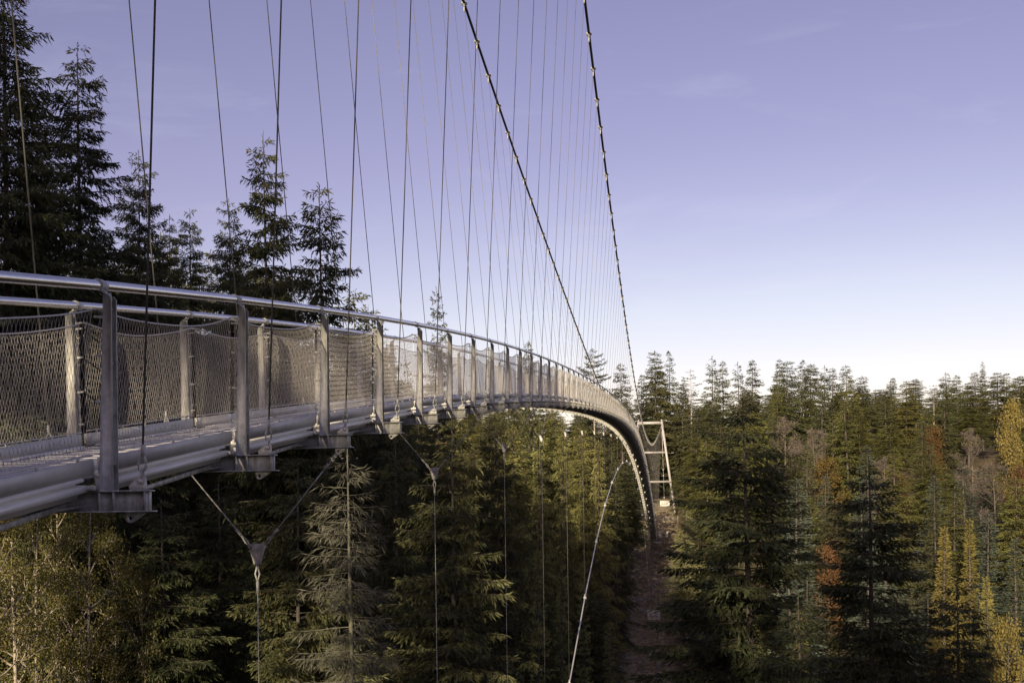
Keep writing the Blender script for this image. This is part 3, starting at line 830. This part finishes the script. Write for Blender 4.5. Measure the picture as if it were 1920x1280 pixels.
for i in range(2):
    proto('fir_far', conifer(H=26, spread=4.0, t0=.05, whorls=34, per=7, step=.38, sstep=.26, sl=.42, sw=.13, hang=.12, power=.7, rise=.15, droop=.2, tip=.12, seed=81 + i, wob=.2, stub=4, blet=.42), 26, 4.0, 'bark', 'fir')
for i in range(2):
    proto('larch', conifer(H=24, spread=3.2, t0=.06, whorls=46, per=8, step=.28, sstep=.17, sl=.34, sw=.09, hang=.3, power=.92, rise=.35, droop=.25, tip=.25, seed=91 + i, wob=.25, stub=6, blet=.42), 24, 3.2, 'bark', 'larch')
proto('tall', conifer(H=36, spread=4.6, t0=.52, whorls=30, per=7, step=.36, sstep=.2, sl=.44, sw=.15, hang=.6, power=.5, seed=151, wob=.3, stub=8, blet=.44), 36, 4.6, 'bark', 'spruce')
proto('pine', conifer(H=30, spread=4.4, t0=.62, whorls=14, per=6, step=.30, sstep=.17, sl=.36, sw=.12, hang=.05, power=.40, rise=.3, droop=.3, tip=.3, seed=101, wob=.5, sparse=.22, stub=16, blet=.42), 30, 4.4, 'bark_pale', 'pine')
proto('pine', conifer(H=30, spread=4.0, t0=.45, whorls=20, per=5, step=.34, sstep=.2, sl=.38, sw=.12, hang=.1, power=.45, rise=.3, droop=.45, tip=.3, seed=102, wob=.5, sparse=.22, stub=16, blet=.4), 30, 4.0, 'bark_pale', 'pine')
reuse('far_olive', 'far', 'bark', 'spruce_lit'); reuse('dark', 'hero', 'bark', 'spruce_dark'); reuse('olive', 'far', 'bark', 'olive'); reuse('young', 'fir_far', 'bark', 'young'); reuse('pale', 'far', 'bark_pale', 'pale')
# dead spruce: drooping bare limbs with hanging lichen twigs
proto('dead', conifer(H=36, spread=3.4, t0=.10, whorls=56, per=7, step=.20, sstep=.10, sl=.34, sw=.026, hang=.8, power=.5, rise=.1, droop=.65, tip=.5, seed=111, wob=.4, sparse=.15, trunk_r=.22, blet=.34), 36, 3.4, 'bark_grey', 'bark_grey', 'branches')
for i in range(2):
    proto('birch', broadleaf(H=22, spread=2.6, crown0=.30, leaves=13000, ls=.13, lw=.09, depth=2, trunk_r=.20, seed=121 + i, nl=26, clump=.34), 22, 2.9, 'bark_pale', 'birch')
for i in range(2):
    proto('gold', broadleaf(H=20, spread=3.2, crown0=.30, leaves=5200, ls=.34, lw=.24, depth=1, trunk_r=.2, seed=131 + i, nl=20, clump=.6), 20, 3.6, 'bark', 'gold')
reuse('rust', 'gold', 'bark', 'rust'); reuse('yellow', 'gold', 'bark', 'yellow')
for i in range(2):
    proto('bare', broadleaf(H=22, spread=2.6, crown0=.35, depth=2, trunk_r=.15, seed=141 + i, nl=14, bare=True, up=.7), 22, 2.6, 'twig', 'twig', 'twigs')

NAMES = dict(tall='spruce_tree', olive='spruce_tree', dark='spruce_tree', hero='spruce_tree', thin='spruce_tree', far='spruce_tree', far_olive='spruce_tree', fir_far='fir_tree', young='young_spruce', pale='pale_conifer', larch='larch_tree',
             pine='pine_tree', dead='dead_spruce', birch='birch_tree', gold='autumn_tree', rust='autumn_tree', yellow='autumn_tree', bare='bare_tree')
TREES = []
def plant(kind, x, y, H, r, label=None, group=None, zone=None, var=None, sink=.3):
    ps = PROTO[kind]; p = ps[(len(TREES) if var is None else var) % len(ps)]
    gz = float(ground(x, y)) - sink
    root = thing(NAMES[kind], label or '', 'tree', (x, y, gz), group)
    lean = .012 if label is None else .0
    root.rotation_euler = (random.gauss(0, 1) * lean, random.gauss(0, 1) * lean, random.uniform(0, 6.283))
    sz = H / p['H']; sx = r / p['r']
    root.scale = (sx, sx, sz)
    t = obj('trunk', p['t'], root); c = obj(p['ln'], p['c'], root)
    if p['k'] is not None: obj('cones', p['k'], root, kind='stuff')
    TREES.append(dict(o=root, kind=kind, x=x, y=y, H=H, r=r, tip=gz + H, label=label, zone=zone, group=group))
    return root
def tree_at(kind, tx, ty, z, r, label=None, group=None, zone=None, var=None):
    X, Y, h = px(tx, ty, z)
    return plant(kind, X, Y, h - float(ground(X, Y)) + .3, r, label, group, zone, var)
def free(x, y, d):
    return all((t['x'] - x) ** 2 + (t['y'] - y) ** 2 > (d * (.7 + .3 * min(1.5, t['r'] / 3.7))) ** 2 for t in TREES)

# trees left of the bridge, rising above the handrail
LEFT = [('dark', 2, -75, 57, 4.3, 'tallest dark spruce cut by the left picture edge, top out of view'),
        ('dark', 148, 84, 65, 4.3, 'tall dark spruce with a ragged spire, second from the left above the handrail'),
        ('dark', 62, 215, 80, 3.4, 'dark spruce half hidden between the two tallest left spruces'),
        ('dark', 258, 283, 74, 3.0, 'slender olive-tipped spruce right of the tall ragged-spired one'),
        ('dark', 318, 405, 90, 2.9, 'low dark spruce behind the first right-hand hanger rope'),
        ('dark', 358, 392, 92, 2.9, 'small pointed spruce alone in the gap of sky above the handrail'),
        ('dark', 428, 372, 82, 3.0, 'narrow spruce close left of the cone-laden one above the handrail'),
        ('dark', 497, 251, 71, 4.1, 'dark spruce hung with brown cones, standing against the sky above the second post'),
        ('dark', 600, 346, 69, 4.5, 'broad dark spruce over the third and fourth railing posts, rightmost of the tall left group'),
        ('dark', 690, 575, 88, 2.6, 'short spruce whose tip just clears the handrail at the fourth post'),
        ('thin', 820, 541, 118, 3.0, 'lone thin spruce tip sticking out over the handrail near the sixth post'),
        ('thin', 757, 676, 84, 2.4, 'small spruce seen through the net between the fourth and fifth posts'),
        ('far', 990, 641, 225, 3.2, 'tiny spruce tip above the handrail where the bridge crests')]
for k, tx, ty, z, r, lab in LEFT: tree_at(k, tx, ty, z, r * 1.42, lab, 'tall spruces left of the bridge')
UNDER = [('hero', 850, 785, 46, 4.2, 'large dark spruce below the deck, right of the second triangular plate'), ('hero', 745, 810, 62, 4.0, 'dark spruce below the deck between the dead tree and the second plate'),
         ('hero', 555, 872, 52, 4.2, 'dark spruce below the third cross beam, left of the dead tree'), ('hero', 415, 905, 58, 4.2, 'dark spruce straight behind the first V-shaped tie'),
         ('hero', 300, 935, 51, 4.0, 'dark spruce below the first cross beam, right of the golden birches'), ('hero', 930, 790, 78, 4.0, 'dark spruce below the bridge crest, left of the long bare trunks'),
         ('hero', 235, 930, 76, 4.0, 'shaded spruce directly behind the golden birches'), ('hero', 150, 930, 86, 4.4, 'shaded spruce deep behind the leftmost birches'), ('hero', 690, 830, 90, 4.5, 'shaded spruce behind the dead tree'),
         ('hero', 480, 870, 98, 4.6, 'shaded spruce far behind the first triangular plate'), ('thin', 610, 840, 108, 4.6, 'shaded spruce far behind the third cross beam'), ('hero', 800, 800, 112, 4.6, 'shaded spruce far behind the second triangular plate'),
         ('hero', 360, 880, 112, 4.6, 'shaded spruce far behind the first hanging plate rope'), ('hero', 40, 900, 100, 4.6, 'shaded spruce at the left edge behind the birches')]
for k, tx, ty, z, r, lab in UNDER: tree_at(k if z < 60 else k, tx, ty, z, r * 1.3, lab, 'dark spruces below the deck')
tree_at('dead', 655, 835, 41, 3.6, 'dead grey spruce with bare drooping branches below the bridge', None)
for tx, ty, z, r, lab in [(20, 962, 45, 1.9, 'golden birch with pale trunk, second from the left under the deck corner'), (72, 955, 49, 2.0, 'golden birch with pale trunk, third from the left under the deck corner'),
                          (112, 940, 53, 1.8, 'golden birch with slim trunk, fourth from the left under the deck corner'), (168, 950, 50, 2.1, 'golden birch with the brightest pale trunk, right of the slim one'), (-28, 975, 41, 2.2, 'golden birch cut by the left picture edge below the deck'),
                          (216, 1010, 56, 1.6, 'thin golden birch, second from the right of the group below the deck'), (260, 1070, 50, 1.4, 'small golden birch with bright trunk, rightmost of the group below the deck')]:
    tree_at('birch', tx, ty, z, r, lab, 'golden birches below the deck')

# near spruces right of the bridge
tree_at('dark', 1396, 752, 51, 7.3, 'biggest dark spruce in the foreground right of the pylon, cones near its top', 'foreground spruces on the right', var=0)
tree_at('dark', 1624, 868, 46, 5.9, 'second dark foreground spruce on the right, lower and slimmer than the biggest', 'foreground spruces on the right', var=1)
tree_at('dark', 1800, 1095, 43, 4.4, 'lowest dark foreground spruce in the lower right corner', 'foreground spruces on the right', var=2)
tree_at('dark', 1500, 1120, 39, 5.0, 'dark spruce top filling the gap between the two large foreground spruces', 'foreground spruces on the right', var=1)
tree_at('pale', 1286, 955, 214, 4.1, 'pale green conifer with a bare lower trunk beside the cleared strip', None, var=1)

# single trees picked out on the far slope
PICK = [('pine', 1112, 658, 285, 4.2, 'wispy dark pine against the sky left of the right main cable'), ('far', 1165, 682, 272, 5.0, 'broad dark spruce behind the crowded far hangers'),
        ('far', 1203, 703, 292, 3.4, 'dark spruce directly behind the right main cable above the pylon'),
        ('far', 1227, 659, 298, 4.6, 'tall dark spruce just right of the pylon, left one of two'), ('far', 1254, 658, 304, 3.8, 'tall dark spruce just right of the pylon, right one of two'),
        ('pine', 1294, 694, 290, 4.4, 'pine with a long bare pale trunk right of the pylon'), ('far', 1334, 669, 300, 4.6, 'tall spruce behind the left side of the biggest foreground spruce'),
        ('far', 1354, 677, 315, 4.0, 'spruce tip just above the biggest foreground spruce'),
        ('bare', 1468, 795, 262, 4.2, 'brown bare tree right of the biggest foreground spruce'), ('bare', 1525, 812, 258, 3.6, 'pale forked bare tree beside the orange tree mid slope'), ('bare', 1662, 868, 235, 3.6, 'brown bare tree above the second foreground spruce'),
        ('bare', 1862, 878, 215, 3.6, 'bare tree among olive spruces near the right edge'), 
        ('gold', 1553, 862, 252, 3.4, 'orange autumn tree glowing mid slope above the second foreground spruce'), ('rust', 1746, 803, 256, 2.8, 'orange autumn tree high on the slope left of the yellow ones'),
        ('rust', 1551, 1022, 196, 2.2, 'orange-brown tree between the two foreground spruces'), 
        ('yellow', 1899, 757, 225, 2.6, 'yellow-green tree high at the right edge'), ('yellow', 1893, 1168, 142, 2.5, 'bright yellow small tree low at the right edge'), ('rust', 1912, 880, 205, 2.4, 'rusty crown cut by the right edge mid slope'),
        ('larch', 1768, 988, 172, 3.9, 'pale green larch, left one of the two pointed larches on the right'), ('larch', 1819, 975, 178, 3.5, 'golden pointed larch, right one of the two on the right'), ('larch', 1850, 1082, 160, 3.1, 'yellow larch below the golden pointed one'),
        ('larch', 1912, 1230, 138, 2.4, 'yellow larch tip in the lower right corner'),
        ('fir_far', 1492, 898, 205, 5.2, 'blue-green fir right behind the biggest foreground spruce'), ('fir_far', 1546, 893, 222, 3.2, 'dark blue-green fir below the orange tree'), ('fir_far', 1750, 893, 212, 4.2, 'broad blue-green fir right of the second foreground spruce'),
        ('fir_far', 1806, 868, 222, 4.2, 'blue-green fir left of the right-hand yellow tree'), ('fir_far', 1852, 962, 188, 3.6, 'blue-green fir beside the golden larch'), ('fir_far', 1902, 1012, 176, 3.6, 'grey-green fir at the right edge above the yellow tree'),
        ('fir_far', 1478, 1000, 180, 4.4, 'grey-green fir low between the two foreground spruces'),
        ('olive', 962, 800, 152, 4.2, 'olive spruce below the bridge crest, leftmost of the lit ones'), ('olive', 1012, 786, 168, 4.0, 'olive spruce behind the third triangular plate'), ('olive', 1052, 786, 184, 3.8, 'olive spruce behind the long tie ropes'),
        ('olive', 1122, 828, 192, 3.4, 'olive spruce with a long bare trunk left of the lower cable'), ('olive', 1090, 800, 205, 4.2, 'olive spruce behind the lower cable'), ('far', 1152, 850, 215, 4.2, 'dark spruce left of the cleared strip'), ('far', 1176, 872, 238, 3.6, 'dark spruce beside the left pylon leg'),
        ('young', 1051, 1036, 122, 2.3, 'light green spruce tip in the middle of three below the bridge'), ('young', 1093, 1080, 136, 2.1, 'light green spruce tip left of the lower cable'), ('young', 1007, 1030, 112, 2.4, 'light green spruce tip, leftmost of three below the bridge'),
        ('young', 1141, 1165, 150, 2.0, 'light green spruce tip right of the lower cable'), ('young', 1243, 1222, 142, 1.3, 'small bright green sapling at the bottom of the cleared strip'), ('young', 960, 1090, 100, 2.2, 'light green spruce at the bottom left of the tie ropes')]
for k, tx, ty, z, r, lab in PICK: tree_at(k, tx, ty, z, r * (1.3 if k[:3] in ('far', 'fir') else 1.1), lab)
# ridge skyline
for i, (tx, ty) in enumerate([(1388, 680), (1406, 675), (1462, 675), (1472, 677), (1503, 674), (1518, 683), (1541, 686), (1561, 690), (1587, 686), (1615, 705), (1678, 708), (1716, 711), (1772, 699), (1796, 703), (1827, 698), (1868, 698), (1888, 700), (1910, 705), (1935, 700), (1960, 690), (1990, 700)]):
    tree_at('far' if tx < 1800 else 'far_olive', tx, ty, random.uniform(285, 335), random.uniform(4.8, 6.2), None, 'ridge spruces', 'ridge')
for k in range(-6, 17):
    tx = 1052 + 15 * k + random.uniform(-5, 5)
    tree_at('far', tx, random.uniform(745, 800) - (40 if tx > 1210 else 0), random.uniform(300, 345), random.uniform(4.2, 5.6), None, None, 'backpylon')
for k in range(31):
    tx = 1275 + 23 * k + random.uniform(-6, 6)
    tree_at('far' if k % 3 else 'far_olive', tx, random.uniform(728, 768), random.uniform(345, 400), random.uniform(5.0, 6.4), None, None, 'ridge')
tree_at('pine', 1750, 722, 300, 4.0, 'wispy pine with gaps of sky on the ridge')
tree_at('thin', 1842, 677, 290, 2.6, 'tallest thin spire on the ridge toward the right edge')

# the woods filling both slopes
def zone_of(X, Y): return 'right' if X > bridge_x(Y) else 'left'
tries = 0
fill = 0
while tries < 9000 and fill < 270:
    tries += 1
    Y = random.uniform(138, 350) if random.random() < .8 else random.uniform(100, 160)
    X = random.uniform(-.20 * Y - 5, .50 * Y + 10)
    b = float(bridge_x(min(Y, 275)))
    if X > b:
        if X < b + (7.5 if Y < 262 else 10): continue
        if Y < 150: continue
    elif X > b - (7.0 if Y < 262 else 12): continue
    xp = 960 + X / Y * F
    if 1185 < xp < 1275 and Y < 300: continue
    if 925 < xp < 1215 and Y < 148: continue
    if not free(X, Y, 5.0 if Y > 250 else 5.9): continue
    gz = float(ground(X, Y))
    H = random.uniform(22, 34)
    lim = (YH - 716 - random.uniform(0, 60)) / F * Y - gz
    H = min(H, lim)
    if H < 9: continue
    u = random.random()
    if X > b:
        warm = np.clip((xp - 1500) / 420, 0, 1)  # sunlit-toned copies grow likelier towards the right
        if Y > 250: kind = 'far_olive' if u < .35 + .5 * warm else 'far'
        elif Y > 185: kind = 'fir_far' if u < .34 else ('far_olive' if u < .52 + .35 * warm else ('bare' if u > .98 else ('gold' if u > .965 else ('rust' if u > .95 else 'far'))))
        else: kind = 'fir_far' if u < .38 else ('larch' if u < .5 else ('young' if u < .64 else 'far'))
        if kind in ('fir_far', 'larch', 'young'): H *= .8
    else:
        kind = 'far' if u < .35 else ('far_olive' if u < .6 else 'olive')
    if kind in ('bare', 'gold', 'rust'): H *= .72
    plant(kind, X, Y, H, random.uniform(4.7, 6.4) * (.62 if kind in ('larch', 'young', 'gold', 'rust', 'bare') else 1), None, 'woods', 'fill'); fill += 1

# deeper wood behind the tall left spruces
for k in range(46):
    for _ in range(40):
        z = random.uniform(84, 165); tx = random.uniform(-60, 735)
        X, Y, h = px(tx, 0, z)
        if free(X, Y, 5.2): break
    edge = 455 + 130 * smooth(300, 720, tx) + random.uniform(-35, 75)
    tree_at('hero' if z < 110 else 'far', tx, edge, z, random.uniform(4.2, 5.6), None, None, 'deep')

# unseen wood round the near bridge head, placed and shaped to shade near trees
BEHIND = [(-37, -15, 39.5, -200), (-35, -28, 39.5, -200), (-43, -6, 43.5, -200), (-43, -24, 44.5, -200), (-49, -12, 46.5, -200), (-53, 4, 45.5, 6), (-56, -22, 48.5, 6), (-62, -6, 49.5, 6), (-64, 14, 48.5, 6), (-50, 20, 42.5, 6), (-72, 4, 50.5, 6), (-46, -40, 45.5, -200), (-60, -38, 48.5, 6),
          (-23.5, -42, 26.5, 4.5), (-18.0, -42, 17.5, 5.0), (-21, -12, 19.5, 4.0),
          (-14.5, -46, 32.5, 5), (-17.8, -49, 35.5, -99), (-21.5, -52, 37.5, -99), (-15.5, -52, 36.5, -99), (-20, -46, 34.5, -99), (-10, -40, 30.5, 5), (-5, -44, 31.5, 5), (0, -38, 30.5, 5), (6, -43, 31.5, 5), (12, -39, 30.5, 5), (-9, -54, 34.5, 5), (2, -54, 34.5, 5), (-19.5, -62, 42.5, 5), (-13, -62, 41.5, 5)]
BWORDS = ['upslope on the left', 'downslope on the right']
for X, Y, tip, r in BEHIND:
    H = tip - float(ground(X, Y))
    kd = 'hero' if r > 0 else ('far' if r > -20 else ('pine' if r > -150 else 'tall'))
    plant(kd, X, Y, H, abs(r) if r > -20 else 6, 'dark spruce of the wood around the near bridge head, beyond the picture', 'spruces around the near bridge head', 'behind', {'hero': None, 'far': 3, 'pine': 0, 'tall': 0}[kd])

# trees that stand wholly behind others are left out
DROP = [26, 100, 101, 102, 103, 108, 110, 132, 134, 143, 153, 154, 155, 156, 160, 161, 163, 164, 168, 170, 171, 172, 174, 175, 177, 181, 182, 183, 185, 188, 190, 191, 193, 199, 203, 204, 209, 210, 216, 218, 219, 223, 224, 226, 233, 234, 236, 237, 238, 239, 240, 241, 244, 247, 248, 249, 263, 267, 271, 273, 276, 279, 280, 281, 284, 285, 286, 290, 291, 300, 305, 310, 317, 319, 320, 321, 324, 326, 329, 332, 333, 337, 338, 339, 340, 341, 346, 352, 353, 356, 359, 361, 362, 363, 364, 367, 368, 370, 371, 372, 377, 378, 381, 382, 383, 386, 388, 389, 393, 394, 396, 397, 404, 412, 419, 421, 422, 423, 424, 428, 432, 434, 435, 436, 437, 440, 443, 449, 451, 455, 458, 459, 470]
for i in DROP:
    o = TREES[i]['o']
    for c in list(o.children): bpy.data.objects.remove(c)
    bpy.data.objects.remove(o)
TREES = [t for i, t in enumerate(TREES) if i not in set(DROP)]
for tx, ty, z, r in ((945, 758, 255, 5.2), (925, 765, 235, 5.0), (1088, 770, 305, 5.4), (1112, 768, 318, 5.4), (1135, 775, 300, 5.0), (968, 765, 275, 5.2)):
    tree_at('far', tx, ty, z, r, None, None, 'backpylon')
# ------------------------------------------------------------------ labels for the unnamed trees: kind, place, neighbours
def ordinal(i): return '%d%s' % (i, 'th' if 10 <= i % 100 <= 20 else {1: 'st', 2: 'nd', 3: 'rd'}.get(i % 10, 'th'))
ADJ = dict(gold='golden brown broadleaf', rust='rusty broadleaf', olive='bright olive spruce', dark='dark spruce', far='dark spruce', far_olive='olive-lit spruce', fir_far='blue-green fir', larch='yellowish larch', young='light green spruce', bare='bare brown tree', hero='dark spruce', thin='dark spruce')
def band(t):
    xp = 960 + t['x'] / t['y'] * F; yp = YH - t['tip'] / t['y'] * F
    if t['zone'] == 'ridge': return 'on the ridge skyline'
    if t['zone'] == 'backpylon': return 'behind the pylon'
    if t['zone'] == 'deep': return 'deep in the left wood'
    if xp < 1215: return 'in the wood left of the bridge' if yp < 760 else 'in the wood below the bridge'
    if yp < 765: return 'just below the ridge skyline'
    if yp < 860: return 'on the upper far slope'
    if yp < 980: return 'on the middle far slope'
    return 'on the lower far slope'
groups = {}
for t in TREES:
    if t['label'] is None: groups.setdefault((ADJ[t['kind']], band(t)), []).append(t)
for (k, bd), ts in groups.items():
    ts.sort(key=lambda t: t['x'] / t['y'])
    for i, t in enumerate(ts):
        if len(ts) == 1: lab = 'only %s %s' % (k, bd)
        else: lab = '%s %s, %s of %d from the left' % (k, bd, ordinal(i + 1), len(ts))
        t['o']['label'] = lab; t['o']['group'] = k + ' trees ' + bd
for t in TREES:
    if not t['o'].get('group') and 'group' in t['o']: del t['o']['group']

print('TRIS', {k: [len(p['c'].polygons) * 2 for p in v] for k, v in PROTO.items()}, len(TREES))
